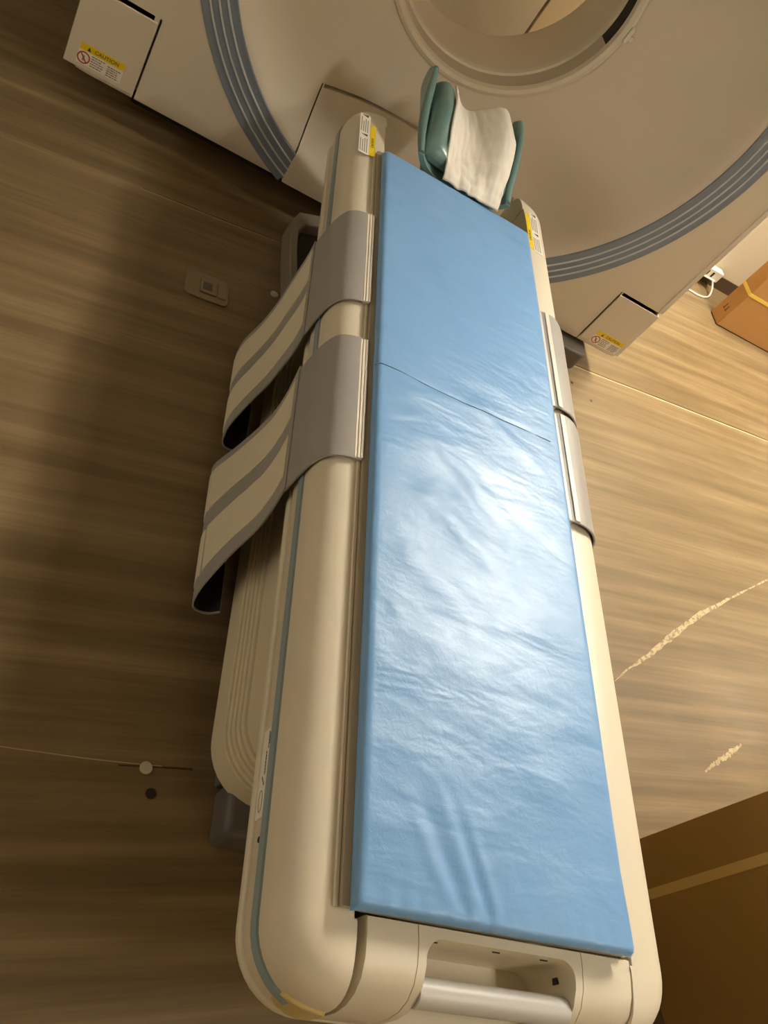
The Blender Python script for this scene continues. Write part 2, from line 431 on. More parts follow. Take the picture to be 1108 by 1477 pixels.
cuts = [cutbox(-.3605, -.3565, 2.4, 2.74, .05, .356), cutbox(-.352, .372, 2.4, 2.775, .3465, .356), cutbox(.3765, .3805, 2.4, 2.74, .05, .356),
        cutbox(-.8475, -.841, 2.4, 2.57, .05, .352), cutbox(-1.1, -.862, 2.4, 2.545, .339, .352),
        cutbox(.853, .858, 2.4, 2.57, .05, .342), cutbox(.862, 1.030, 2.4, 2.545, .331, .343)]
bake(h, cuts)

# coloured ring of four bands parted by ridges coloured paler as if catching light, broken where the centre access panel sits
def arc(prof, name, m, parent, a0, a1, n, label=None):
    rings = []
    for i in range(n+1):
        a = a0+(a1-a0)*i/n
        rings.append([(GX+r*math.cos(a), y, GZ+r*math.sin(a)) for r, y in prof])
    return MB().loft(rings).build(name, m, parent, label=label)
RA0, RA1 = math.radians(-90+24.7), math.radians(270-24.7)
prof = [(.802, 2.53), (.802, 2.508), (.804, 2.506)]
for k in range(4):
    r0 = .806+k*.0242
    prof += [(r0, 2.5065), (r0+.004, 2.508), (r0+.012, 2.509), (r0+.019, 2.508), (r0+.0225, 2.5065)]
prof += [(.904, 2.507), (.904, 2.53)]
ringp = arc(prof, 'ring_trim', M['ring'], gan, RA0, RA1, 200, 'blue-grey banded ring around the gantry face')
for k in range(1, 4):
    r0 = .8045+k*.0242
    arc([(r0-.003, 2.512), (r0-.0028, 2.5055), (r0-.0015, 2.5035), (r0+.0015, 2.5035), (r0+.0028, 2.5055), (r0+.003, 2.512)], 'ridge', M['ridge'], ringp, RA0, RA1, 200)
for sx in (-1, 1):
    MB().box(GX+sx*1.0245-.010, GX+sx*1.0245+.010, GY-.003, GY+.02, .345, 1.46).build('edge_highlight', M['clip'], gan, bevel=.002)  # pale strip paints the light caught along the gantry edge

# bore mouth: pale rims, a darker window band between them
def revolve(prof, name, m, parent, a0=0, a1=2*PI, n=160, label=None):
    rings = []
    full = abs(a1-a0-2*PI) < 1e-6
    for i in range(n if full else n+1):
        a = a0+(a1-a0)*i/n
        rings.append([(GX+r*math.cos(a), y, GZ+r*math.sin(a)) for r, y in prof])
    return MB().loft(rings, True, not full, loop=full).build(name, m, parent, label=label)
revolve([(.370, 2.856), (.374, 2.836), (.385, 2.828), (.397, 2.834), (.398, 2.86)], 'bore_rim', M['gantry_lip'], gan, label='pale outer rim of the bore')
revolve([(.359, 2.948), (.361, 2.928), (.371, 2.922), (.376, 2.93), (.376, 2.95)], 'bore_rim', M['gantry_lip'], gan, label='pale inner rim of the bore')
revolve([(.368, 2.925), (.3745, 2.856), (.380, 2.856), (.378, 2.925)], 'window_band', M['bore_dark'], gan)
revolve([(.3655, 2.915), (.371, 2.862), (.376, 2.862), (.372, 2.915)], 'bore_slot', M['dark'], gan, math.radians(-9), math.radians(22), 40)
revolve([(.392, 2.822), (.398, 2.818), (.404, 2.824), (.404, 2.84), (.392, 2.84)], 'bore_latch', M['white'], gan, math.radians(-2), math.radians(4.5), 8)
revolve([(.398, 2.826), (.402, 2.822), (.416, 2.826), (.416, 2.842), (.398, 2.842)], 'bore_latch', M['gantry_lip'], gan, math.radians(-1), math.radians(1.2), 5)

# access panels at the foot of the face, slightly proud
def face_panel(x0, x1, z0, z1, yb=None, name='access_panel', th=.012):
    return MB().box(x0, x1, GY-.004, (yb or GY+.012), z0, z1).build(name, M['gantry'], gan, bevel=.003)
def dish_y(r):
    P_ = [(.50, 2.80), (.60, 2.738), (.68, 2.668), (.735, 2.604), (.765, 2.558), (.785, 2.528), (.80, 2.513), (.83, GY), (3, GY)]
    if r <= P_[0][0]: return P_[0][1]
    for (a, ya), (b, yb) in zip(P_, P_[1:]):
        if r <= b: return ya+(yb-ya)*(r-a)/(b-a)
nx_, nz_ = 60, 30; f1, f2 = [], []
for j in range(nz_+1):
    for i in range(nx_+1):
        x = -.3565+.733*i/nx_; z = .096+.2495*j/nz_; q_ = math.hypot(x-GX, z-GZ); y = dish_y(q_)-.0035-.007*smooth01((q_-.70)/.09)
        e_ = min(i, nx_-i, nz_-j); y += .0018 if e_ == 0 else 0
        f1.append((x, y, z)); f2.append((x, y+.02, z))
o1 = len(f1); w_ = nx_+1; ff = []
for j in range(nz_):
    for i in range(nx_):
        a = j*w_+i; ff.append((a, a+1, a+1+w_, a+w_)); ff.append((o1+a, o1+a+w_, o1+a+1+w_, o1+a+1))
for i in range(nx_): ff.append((i, o1+i, o1+i+1, i+1)); a = nz_*w_+i; ff.append((a, a+1, o1+a+1, o1+a))
for j in range(nz_): a = j*w_; ff.append((a, a+w_, o1+a+w_, o1+a)); a = j*w_+nx_; ff.append((a, o1+a, o1+a+w_, a+w_))
MB().add(f1+f2, ff).build('access_panel', M['gantry'], gan, ang=50)
pl = face_panel(-1.050, -.848, .107, .339, 3.0)
pr = face_panel(.858, 1.046, .113, .331, 3.0)
# foot plinth under the machine, set back, with levelling feet showing
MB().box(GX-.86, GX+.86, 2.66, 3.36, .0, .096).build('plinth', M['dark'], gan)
def gantry_foot(x0, x1):
    MB().prism(rrect(x0, x1, 2.45, 2.66, .035), 0, .082).build('foot', M['foot'], gan, bevel=.008)
gantry_foot(.60, .915)
MB().box(GX+.70, GX+.74, GY-.006, GY+.01, .098, .106).build('tab', M['gantry_lip'], gan)

# safety labels ---------------------------------------------------
def smallprint(mb, mw_, x0, x1, y, h, seed, ragged=.25):
    rnd = random.Random(seed); x = x0
    x1 = x1-(x1-x0)*ragged*rnd.random()
    while x < x1:
        w = h*rnd.uniform(.8, 2.6); xe = min(x+w, x1)
        mb.add([mw_ @ Vector((a, b, c)) for a, b, c in ((x, y, .0006), (xe, y, .0006), (xe, y+h, .0006), (x, y+h, .0006), (x, y, .0010), (xe, y, .0010), (xe, y+h, .0010), (x, y+h, .0010))],
               [(0,3,2,1),(4,5,6,7),(0,1,5,4),(1,2,6,5),(2,3,7,6),(3,0,4,7)])
        x = xe+h*.45
def plate(mw_, x0, x1, y0, y1, z0, z1, name, m, parent, label=None):
    return MB().box(x0, x1, y0, y1, z0, z1).xf(mw_).build(name, m, parent, smooth=False, label=label)
def wring(mb, mw_, cx, cy, r0, r1, z0, z1, n=28):
    R_ = []
    for i in range(n):
        a = 2*PI*i/n
        R_.append([mw_ @ Vector((cx+r*math.cos(a), cy+r*math.sin(a), z)) for r, z in ((r0, z0), (r0, z1), (r1, z1), (r1, z0))])
    mb.loft(R_, True, False, loop=True)
def caution_label(o, ex, ey, w, h, parent, seed):
    m_ = frame_mw(o, ex, ey)
    base = plate(m_, 0, w, 0, h*.66, 0, .0006, 'warning_label', M['white'], parent, 'white and yellow caution sticker with a red prohibition sign')
    plate(m_, w*.02, w, h*.66, h, 0, .0006, 'heading_band', M['yellow'], base)
    text_mesh('CAUTION', h*.25, 'heading', M['ink'], base, m_ @ Matrix.Translation((w*.60, h*.82, .001)))
    tri = MB().add([m_ @ Vector(p) for p in ((w*.17, h*.72, .001), (w*.25, h*.72, .001), (w*.21, h*.92, .001))], [(0, 1, 2)])
    tri.build('warning_triangle', M['ink'], base, smooth=False)
    rg = MB(); cx, cy, r = w*.14, h*.33, h*.29
    wring(rg, m_, cx, cy, r*.80, r, .0005, .0012)
    b_ = MB().box(-r*.85, r*.85, -r*.09, r*.09, .0006, .0012).xf(m_ @ Matrix.Translation((cx, cy, 0)) @ Matrix.Rotation(math.radians(-50), 4, 'Z'))
    rg.add(b_.v, b_.f); rg.build('prohibition_sign', M['red'], base, smooth=False)
    hd = MB().box(-r*.15, r*.15, -r*.5, r*.35, .0006, .0009).xf(m_ @ Matrix.Translation((cx, cy, 0)))
    hd.build('pictogram', M['inkgrey'], base, smooth=False)
    sp = MB()
    for k in range(5):
        smallprint(sp, m_, w*.30, w*.60, h*(.54-.115*k), h*.055, seed+k)
        smallprint(sp, m_, w*.66, w*.97, h*(.48-.105*k), h*.055, seed+20+k)
    sp.build('small_print', M['inkgrey'], base, smooth=False)
caution_label((-1.018, GY-.0045, .122), (1, 0, 0), (0, 0, 1), .128, .062, pl, 1)
caution_label((.900, GY-.0045, .115), (1, 0, 0), (0, 0, 1), .128, .058, pr, 60)

# ------------------------------------------------------------------ couch
CX = .02
couch = thing('patient_couch', (CX, 1.3, 0), 'long cream patient couch with rounded side covers standing in front of the scanner', 'examination table')
HW = .338; YN, YF = .178, 2.395; RC = .10
def cover_path(d, side):
    """outline inset by d from the outside; from the far inner end round to the near inner end"""
    pts = []
    cxn = HW-RC
    r = max(RC-d, .0005)
    pts.append((.235, YF-d))
    for k in range(11):
        a = math.radians(90-90*k/10); pts.append((cxn+r*math.cos(a), YF-RC+r*math.sin(a)))
    for k in range(1, 40): pts.append((cxn+r, YF-RC+(YN+RC-(YF-RC))*k/40))
    for k in range(11):
        a = math.radians(-90*k/10); pts.append((cxn+r*math.cos(a), YN+RC+r*math.sin(a)))
    pts.append((.235, YN+d))
    return [(CX+side*x, y) for x, y in pts]
def sweep_profile(prof, side, name, m, **k):
    paths = [cover_path(d, side) for d, z in prof]
    rings = []
    for i in range(len(paths[0])):
        rings.append([(paths[j][i][0], paths[j][i][1], prof[j][1]) for j in range(len(prof))])
    return MB().loft(rings).build(name, m, couch, **k)
cov_prof = [(.0015, .432), (.002, .450), (.0045, .466), (.009, .479), (.016, .490), (.025, .499), (.037, .506), (.052, .5105), (.075, .5135), (.092, .514), (.0985, .513), (.1005, .509), (.1005, .37), (.02, .372), (.004, .378), (.0015, .384)]
covers = []
for side in (-1, 1):
    c = sweep_profile(cov_prof, side, 'side_cover', M['cover'], ang=50)
    covers.append(c)
# blue-grey trim line running along the side; it stops before the end cap
def strip_path(side, d, name, m, z0, z1, i0, i1, label):
    P0 = cover_path(d, side); P1 = cover_path(d+.006, side)
    rings = []
    for i in range(i0, i1):
        (xa, ya), (xb, yb) = P0[i], P1[i]
        rings.append([(xa, ya, z0), (xa*.999+xb*.001, ya, (z0+z1)/2), (xa, ya, z1), (xb, yb, z1), (xb, yb, z0)])
    return MB().loft(rings).build(name, m, couch, label=label)
for side in (-1, 1):
    strip_path(side, -.0025, 'trim_stripe', M['blue_trim'], .4145, .4325, 5, 59, 'blue-grey stripe along the cover edge')
# yellowed end cap of the trim at the near left corner
def capmesh(side):
    P = cover_path(-.0022, side); Q = cover_path(.012, side); rings = []
    ids = range(57, 63)
    n = len(list(ids))
    for k, i in enumerate(ids):
        i = min(i, len(P)-1)
        w = .016+.018*math.sin(PI*(k+.5)/n)
        rings.append([(P[i][0], P[i][1], .423-w), (P[i][0], P[i][1], .423+w*.6), (Q[i][0], Q[i][1], .423+w), (Q[i][0], Q[i][1], .423-w)])
    return MB().loft(rings)
for side in (-1, 1):
    capmesh(side).build('end_cap', M['yellowed'], couch, bevel=.002, label='yellowed plastic cap ending the stripe')

# lower rim under the covers
def outline(hw, y0, y1, r, n=10): return rrect(CX-hw, CX+hw, y0, y1, r, n)
MB().prism(outline(.336, .182, 2.41, .10), .350, .3685).build('lower_rim', M['cover'], couch, bevel=.006)
# nested telescoping skirts below
hws = [(.290, .16, .36), (.297, .152, .175), (.302, .146, .165), (.307, .140, .156), (.312, .134, .148), (.318, .075, .140)]
for i, (hw, z0, z1) in enumerate(hws):
    y0 = .545+(.318-hw)*1.05
    MB().prism(outline(hw, y0, 1.86, .115-(.318-hw)*.5), z0-.012 if i < 5 else z0, z1).build('telescoping_skirt', M['skirt'], couch, bevel=.0022)
MB().prism(outline(.215, .55, 2.38, .03), .012, .076).build('base', M['base'], couch, bevel=.008)
MB().prism([(CX-.272, .490), (CX+.272, .490), (CX+.272, .595), (CX-.272, .595)], .0, .088).build('base_foot', M['base'], couch, bevel=.014)
MB().prism([(CX-.274, .60), (CX+.274, .60), (CX+.274, 2.1), (CX-.274, 2.1)], .0, .03).build('base_plate', M['base'], couch, bevel=.004)
# open U bracket bolting the couch to the gantry
br = MB()
outer = [(-.262, 2.00), (-.288, 2.24), (-.296, 2.37), (-.27, 2.44), (-.20, 2.475), (.24, 2.475), (.31, 2.44), (.336, 2.37), (.328, 2.24), (.302, 2.00)]
inner = [(-.238, 2.00), (-.262, 2.24), (-.266, 2.34), (-.245, 2.39), (-.19, 2.415), (.23, 2.415), (.285, 2.39), (.306, 2.34), (.302, 2.24), (.278, 2.00)]
MB().prism([(x*.99, y) for x, y in inner], .002, .035).build('bracket_well', M['dark'], couch)
n = len(outer)
br.loft([[(o_[0], o_[1], .0), (o_[0], o_[1], .07), (i_[0], i_[1], .07), (i_[0], i_[1], .0)] for o_, i_ in zip(outer, inner)])
M['bracket'] = mat('grey_bracket_paint', srgb(132, 124, 110), .5)
br.build('floor_bracket', M['bracket'], couch, bevel=.005)
MB().tube([(-.225, 2.12, .034), (-.225, 2.12, .05)], .014, 6).build('bolt', M['steel'], couch, bevel=.002)
MB().tube([(-.255, 2.10, .066), (-.240, 2.135, .075), (-.222, 2.15, .075), (-.205, 2.14, .06)], .005, 8).build('cable_clip', M['screw'], couch)

# channel between the covers, deep and open towards the gantry
MB().box(CX-.232, CX+.232, .30, 2.16, .375, .39).build('channel_floor', M['skirt'], couch)
# sliding table top on two runners
MB().box(CX-.13, CX-.09, .34, 2.1, .385, .506).box(CX+.09, CX+.13, .34, 2.1, .385, .506).build('runner', M['rail'], couch, bevel=.003)
tt = [( -.2445, .514), (-.2445, .522), (-.240, .5245), (.236, .5245), (.240, .522), (.240, .514), (.232, .509), (.1, .503), (-.1, .503), (-.236, .509)]
MB().loft([[(x, y, z) for x, z in tt] for y in (.287, .6, 1.2, 1.8, 2.13)]).build('table_top', M['rail'], couch, bevel=.001)
MB().box(-.2515, -.2450, .287, 2.13, .5075, .5165).build('edge_rail', M['clip'], couch, bevel=.0015)
MB().box(.2405, .2470, .287, 2.13, .5075, .5165).build('edge_rail', M['clip'], couch, bevel=.0015)

# end block with a recessed grip
prof = [(.2855, .375), (.2855, .507), (.2835, .511), (.262, .512), (.235, .509), (.213, .500), (.197, .484), (.187, .463), (.182, .437), (.181, .38), (.184, .375)]
blk = MB().loft([[(CX+x, y, z) for y, z in prof] for x in (-.219, -.135, 0, .135, .2352)]).build('end_block', M['cover'], couch, ang=50)
cpoly = rrect(CX-.127, CX+.127, .06, .270, .026, 8)
cut = MB().prism(cpoly, .400, .60).build('cutter', M['dark'], smooth=False)
g1 = cutbox(CX-.1412, CX-.1400, .1, .284, .375+.02, .6); g2 = cutbox(CX+.1400, CX+.1412, .1, .284, .395, .6)
bake(blk, [cut, g1, g2])
# ridged grip bar
rings = []
NB = 90
for i in range(NB+1):
    x = CX-.1265+.253*i/NB
    r = .0195+(.0004 if i % 2 else 0)
    rings.append([(x, .210+r*math.cos(a), .476+r*math.sin(a)) for a in [2*PI*k/24 for k in range(24)]])
MB().loft(rings).build('grip_bar', M['bar'], couch, label='pale grey ribbed grip bar')
for x in (-.105, 0, .085): MB().box(CX+x-.006, CX+x+.006, .2685, .272, .492, .4945).build('vent_slot', M['dark'], couch)
MB().box(CX+.1245, CX+.1285, .246, .256, .462, .474).build('vent_slot', M['dark'], couch)

# stickers on the far tips of the side covers
def tip_label(o, ex, ey, w, h, parent, flip, seed):
    m_ = frame_mw(o, ex, ey)
    a, b_ = (0, .64*w) if not flip else (.36*w, w)
    base = plate(m_, a, b_, 0, h, 0, .0007, 'warning_label', M['white'], parent, 'white and yellow warning sticker')
    ya, yb = (.66*w, w) if not flip else (0, .34*w)
    plate(m_, ya, yb, h*.02, h*.80 if not flip else h*.9, 0, .0007, 'heading_band', M['yellow'], base)
    # lettering reads along the sticker's length
    mt = m_ @ Matrix.Translation(((ya+yb)/2, h*.35, .001)) @ Matrix.Rotation(PI/2, 4, 'Z')
    text_mesh('CAUTION', w*.22, 'heading', M['ink'], base, mt)
    mt = m_ @ Matrix.Rotation(PI/2, 4, 'Z')
    blk_ = MB()
    for blkno in range(2):
        sp = MB(); y0 = h*(.04+.5*blkno)
        for k in range(4):
            smallprint(sp, mt, y0, y0+h*.38, -(a+w*(.12+.13*k)), w*.055, seed+blkno*9+k, .3)
        # little warning triangles
        cx = y0+h*.42; cyy = -(a+w*.3)
        blk_.add([mt @ Vector(p) for p in ((cx-.007, cyy-.008, .001), (cx+.007, cyy-.008, .001), (cx+.007, cyy+.010, .001), (cx-.007, cyy+.010, .001))], [(0, 1, 2, 3)])
        sp.build('small_print', M['inkgrey'], base, smooth=False)
    for blkno in range(2):
        tri = MB(); cx = h*(.04+.5*blkno)+h*.42; cyy = -(a+w*.3)
        tri.add([mt @ Vector(p) for p in ((cx-.006, cyy-.009, .0015), (cx+.006, cyy-.009, .0015), (cx, cyy+.010, .0015))], [(0, 1, 2)])
        tri.build('warning_triangle', M['ink'], base, smooth=False)
tip_label((-.2965, 2.095, .5135), (1, 0, .05), (0, 1, 0), .047, .200, covers[0], False, 5)
tip_label((.2600, 2.100, .5152), (1, 0, -.07), (0, 1, 0), .050, .195, covers[1], True, 33)

# long white sticker under the stripe on the left side
m_ = frame_mw((CX-HW-.0003+.001, .553, .385), (0, -1, 0), (0, 0, 1))
sl = plate(m_, 0, .136, 0, .029, -.0012, .0012, 'instruction_label', M['white'], couch, 'narrow white sticker printed with an arrow and an outline')
sp = MB(); smallprint(sp, m_ @ Matrix.Translation((0, 0, .0008)), .006, .033, .021, .0018, 71, 0); smallprint(sp, m_ @ Matrix.Translation((0, 0, .0008)), .010, .026, .0245, .0018, 72, 0)
smallprint(sp, m_ @ Matrix.Translation((0, 0, .0008)), .036, .072, .0165, .0024, 73, 0)
sp.build('small_print', M['ink'], sl, smooth=False)
ar = MB().box(0, .017, -.0008, .0008, .0012, .0018).xf(m_ @ Matrix.Translation((.074, .010, 0)) @ Matrix.Rotation(.55, 4, 'Z'))
ar.build('arrow', M['blue_ink'], sl, smooth=False)
cl = MB().tube([m_ @ Vector((.095+.016*(1-math.cos(t)), .0125+.006*math.sin(t), .0014)) for t in [PI*2*k/24 for k in range(25)]], .0006, 5)
cl.build('outline_drawing', M['inkgrey'], sl, smooth=False)
MB().tube([(CX-HW-.0015, .385, .409), (CX-HW+.004, .385, .409)], .0045, 12).build('screw_hole', M['dark'], couch)

# ------------------------------------------------------------------ blue mat
tm_l = 'long pale blue vinyl mattress lying along the couch table top, crinkled near its foot'
NX, NY = 90, 330
x0, x1, y0, y1 = -.2365, .2355, .2805, 2.112
ztop, zbot, er = .5500, .5262, .012
def seg_fold(x, y, a, b, w, amp):
    ax, ay = a; bx, by = b; dx, dy = bx-ax, by-ay; L2 = dx*dx+dy*dy
    t = ((x-ax)*dx+(y-ay)*dy)/L2; tc = max(0, min(1, t))
    d = math.hypot(x-ax-tc*dx, y-ay-tc*dy)
    tap = math.exp(-((t-.25)/.6)**2)
    return amp*math.exp(-(d/w)**2)*tap
folds = [((-.045, .285), (-.115, .47), .011, .0034), ((-.088, .285), (-.165, .44), .011, .0026), ((-.012, .285), (-.06, .42), .010, .0030),
         ((-.066, .285), (-.137, .44), .008, -.0026), ((-.028, .285), (-.085, .45), .008, -.0026), ((.03, .285), (.0, .38), .014, .0012),
         ((-.19, 1.30), (.04, 1.02), .030, .0020), ((-.14, 1.22), (.1, 1.02), .020, -.0018), ((-.12, 1.0), (.12, .80), .03, .0022),
         ((-.10, 1.10), (.10, .90), .022, -.0020), ((-.15, .85), (.05, .66), .03, .0015), ((.0, 1.3), (.19, 1.18), .02, .0016),
         ((-.10, .70), (.12, .52), .03, .0013), ((.02, .56), (.20, .44), .03, .0012), ((-.02, 1.45), (.2, 1.28), .03, .0012)]
def mat_h(x, y):
    z = 0
    for f in folds: z += seg_fold(x, y, *f)
    z += .0016*mnoise.noise(Vector((x*5, y*3.2, 0)))+.0007*mnoise.noise(Vector((x*14+y*6, y*9, 2)))
    z -= .0011*math.exp(-((y-1.293-.004*math.sin(x*20))/.0022)**2)   # pressed crease across the mat
    return z
top = {}
mb = MB(); vs = []
def ease(t):   # cluster samples near the edges
    return t
xsamp = [x0+(x1-x0)*.5*(1-math.cos(PI*(i/NX)))*.25+(x0+(x1-x0)*i/NX-x0)*.75 for i in range(NX+1)]
xsamp = [x0+(v-x0)*(x1-x0)/(xsamp[-1]-x0) for v in xsamp]
ysamp = [y0+(y1-y0)*j/NY for j in range(NY+1)]
ins = .0135
def corner_in(x, y):
    return x, y
for j, y in enumerate(ysamp):
    for i, x in enumerate(xsamp):
        ex = min(x-x0, x1-x); ey = min(y-y0, y1-y)
        e = min(ex, ey)
        z = ztop
        for q in (ex, ey):
            if q < ins: z -= (ins-math.sqrt(max(0, ins*ins-(ins-q)**2)))*.86
        k = min(1, e/.03)
        z += mat_h(x, y)*(.25+.75*k)
        # soft padding crown
        z += .0022*(1-abs(2*(x-(x0+x1)/2)/(x1-x0))**6)-.0022
        # puckered near hem
        if y < y0+.05: z += .0009*math.sin(x*150+2*math.sin(x*40))*(1-(y-y0)/.05)
        lift = 0
        if y < y0+.12: lift = .006*max(0, (x-.05)/.18)*(1-(y-y0)/.12)   # near right corner curls up a little
        vs.append((x, y, max(z, zbot+.004)+lift))
nt_ = len(vs)
for j, y in enumerate(ysamp):
    for i, x in enumerate(xsamp):
        lift = 0
        if y < y0+.12: lift = .006*max(0, (x-.05)/.18)*(1-(y-y0)/.12)
        vs.append((min(max(x, x0+.003), x1-.003), min(max(y, y0+.004), y1-.003), zbot+lift))
W_ = NX+1
fs = []
for j in range(NY):
    for i in range(NX):
        a = j*W_+i; fs.append((a, a+1, a+1+W_, a+W_)); fs.append((nt_+a, nt_+a+W_, nt_+a+1+W_, nt_+a+1))
for i in range(NX):
    fs.append((i, nt_+i, nt_+i+1, i+1)); a = NY*W_+i; fs.append((a, a+1, nt_+a+1, nt_+a))
for j in range(NY):
    a = j*W_; fs.append((a, a+W_, nt_+a+W_, nt_+a)); a = j*W_+NX; fs.append((a, nt_+a, nt_+a+W_, a+W_))
mb.add(vs, fs)
mt = mb.build('couch_mattress', M['mat'], ang=60, origin=(0, 1.2, zbot))
tag(mt, tm_l, 'mattress')
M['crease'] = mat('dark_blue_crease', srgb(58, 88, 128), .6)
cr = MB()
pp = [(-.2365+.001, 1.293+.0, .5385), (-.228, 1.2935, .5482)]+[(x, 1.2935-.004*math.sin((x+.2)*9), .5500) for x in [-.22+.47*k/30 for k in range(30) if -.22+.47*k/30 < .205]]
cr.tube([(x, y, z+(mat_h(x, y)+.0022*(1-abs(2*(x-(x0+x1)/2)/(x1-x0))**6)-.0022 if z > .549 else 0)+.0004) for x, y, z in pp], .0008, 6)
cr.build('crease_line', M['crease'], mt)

# ------------------------------------------------------------------ body straps
def ribbon(rows, th, nrm_flip=1):
    """rows: list of (far point, near point) across the strap; a solid band of thickness th"""
    mb = MB(); A = []; n = len(rows); K = 9
    grid = []
    for f_, n_ in rows:
        f_, n_ = Vector(f_), Vector(n_); grid.append([f_.lerp(n_, k/(K-1)) for k in range(K)])
    vs1, vs2 = [], []
    for i in range(n):
        for k in range(K):
            d1 = grid[min(i+1, n-1)][k]-grid[max(i-1, 0)][k]; d2 = grid[i][min(k+1, K-1)]-grid[i][max(k-1, 0)]
            nn = d1.cross(d2).normalized()*nrm_flip
            vs1.append(grid[i][k]+nn*th/2); vs2.append(grid[i][k]-nn*th/2)
    m_ = len(vs1); fs = []
    for i in range(n-1):
        for k in range(K-1):
            a = i*K+k; fs.append((a, a+1, a+1+K, a+K)); fs.append((m_+a, m_+a+K, m_+a+1+K, m_+a+1))
    for k in range(K-1): fs.append((k, m_+k, m_+k+1, k+1)); a = (n-1)*K+k; fs.append((a, a+1, m_+a+1, m_+a))
    for i in range(n-1): a = i*K; fs.append((a, a+K, m_+a+K, m_+a)); a = i*K+K-1; fs.append((a, m_+a, m_+a+K, a+K))
    mb.add(vs1+vs2, fs); return mb
def crow(rows, n):
    """Catmull-Rom resample of (far, near) rows"""
    F = [Vector(r[0]) for r in rows]; N_ = [Vector(r[1]) for r in rows]; out = []
    def cr_(P, t):
        k = min(int(t), len(P)-2); u = t-k
        p0, p1, p2, p3 = P[max(k-1, 0)], P[k], P[k+1], P[min(k+2, len(P)-1)]
        return .5*((2*p1)+(p2-p0)*u+(2*p0-5*p1+4*p2-p3)*u*u+(3*p1-p0-3*p2+p3)*u**3)
    for i in range(n+1):
        t = i/n*(len(rows)-1); out.append((cr_(F, t), cr_(N_, t)))
    return out
def shift(rows, d):  # offset rows along their outward normal
    out = []
    n = len(rows)
    for i, (f_, n_) in enumerate(rows):
        a = rows[min(i+1, n-1)][0]-rows[max(i-1, 0)][0]; nn = a.cross(n_-f_).normalized()*d
        out.append((f_+nn, n_+nn))
    return out
def across(rows, a, b): return [(f_.lerp(n_, a), f_.lerp(n_, b)) for f_, n_ in rows]

def left_strap(yf, yn, drop_far, drop_near, label):
    t = thing('body_strap', (-.30, (yf+yn)/2, .52), label, 'strap', 'body straps hanging over the left couch cover')
    top = [((-.247, yf, .5200), (-.247, yn, .5200)), ((-.264, yf, .5200), (-.264, yn, .5195)), ((-.288, yf, .513), (-.288, yn, .512)),
           ((-.306, yf, .499), (-.306, yn, .498)), ((-.320, yf-.004, .468), (-.320, yn-.002, .468)), ((-.327, yf-.008, .43), (-.3265, yn-.006, .425)),
           ((-.332, yf-.01, .385), (-.331, yn-.01, .378))]
    rt = crow(top, 36)
    ribbon(rt, .0035).build('webbing', [M['strap']], t)
    # plastic hook strip clipped to the table rail, three steps
    for k, (xa, xb, z) in enumerate(((-.2455, -.2505, .5265), (-.2500, -.2565, .5245), (-.2560, -.262, .5225))):
        MB().box(xb, xa, yn+.002, yf-.002, .514, z).build('hook_strip', M['clip'], t, bevel=.001)
    # stitched seam line at the edge
    lo = [((-.3345, top[-1][0][1]+.004, .392), (-.3335, top[-1][1][1]+.002, .386))]
    lo += list(zip(drop_far, drop_near))
    # foot of the strap curls back under and in
    f_, n_ = Vector(drop_far[-1]), Vector(drop_near[-1])
    for dx, dz in ((.004, -.020), (.020, -.032), (.042, -.030), (.060, -.012)):
        lo.append((Vector((f_.x+dx, f_.y-.01, max(.004, f_.z+dz))), Vector((n_.x+dx, n_.y-.01, max(.004, n_.z+dz)))))
    rl = crow(lo, 60)
    tail = ribbon(rl, .0032).build('strap_tail', M['strap'], t)
    sgn = -1
    # which side is outward (towards -x)?
    a = rl[10][0]-rl[9][0]; nn = a.cross(rl[10][1]-rl[10][0])
    sgn = 1 if nn.x < 0 else -1
    cut_ = rl[2:49]
    for a0, b0 in ((.07, .40), (.55, .88)):
        w = across(shift(cut_, sgn*.0024), a0, b0)
        # ragged outline of the pile
        w = [(f2.lerp(n2, .012*mnoise.noise(Vector((i*.35, a0*9, 1)))), n2.lerp(f2, .012*mnoise.noise(Vector((i*.3, a0*7, 5))))) for i, (f2, n2) in enumerate(w)]
        ribbon(w, .0018).build('velcro_strip', M['velcro'], tail, label='cream velcro pile strip')
    ribbon(across(shift(rl, -sgn*.0026), .01, .99), .0016).build('lining', M['strap_back'], tail, label='black lining')
    return t
d1f = [(-.338, 1.795, .365), (-.345, 1.770, .31), (-.352, 1.745, .24), (-.362, 1.735, .165), (-.374, 1.745, .085), (-.379, 1.725, .050)]
d1n = [(-.338, 1.455, .355), (-.345, 1.440, .30), (-.352, 1.432, .245), (-.362, 1.437, .170), (-.374, 1.430, .088), (-.379, 1.405, .072)]
d2f = [(-.337, 1.335, .350), (-.343, 1.310, .30), (-.350, 1.312, .235), (-.360, 1.330, .135), (-.374, 1.345, .045), (-.380, 1.335, .036)]
d2n = [(-.337, 1.015, .350), (-.343, .995, .31), (-.350, .985, .275), (-.360, .980, .210), (-.374, .960, .120), (-.380, .940, .085)]
left_strap(1.827, 1.495, d1f, d1n, 'grey body strap with cream velcro over the left cover, the one nearer the gantry')
left_strap(1.376, 1.045, d2f, d2n, 'grey body strap with cream velcro over the left cover, the one nearer the couch foot')

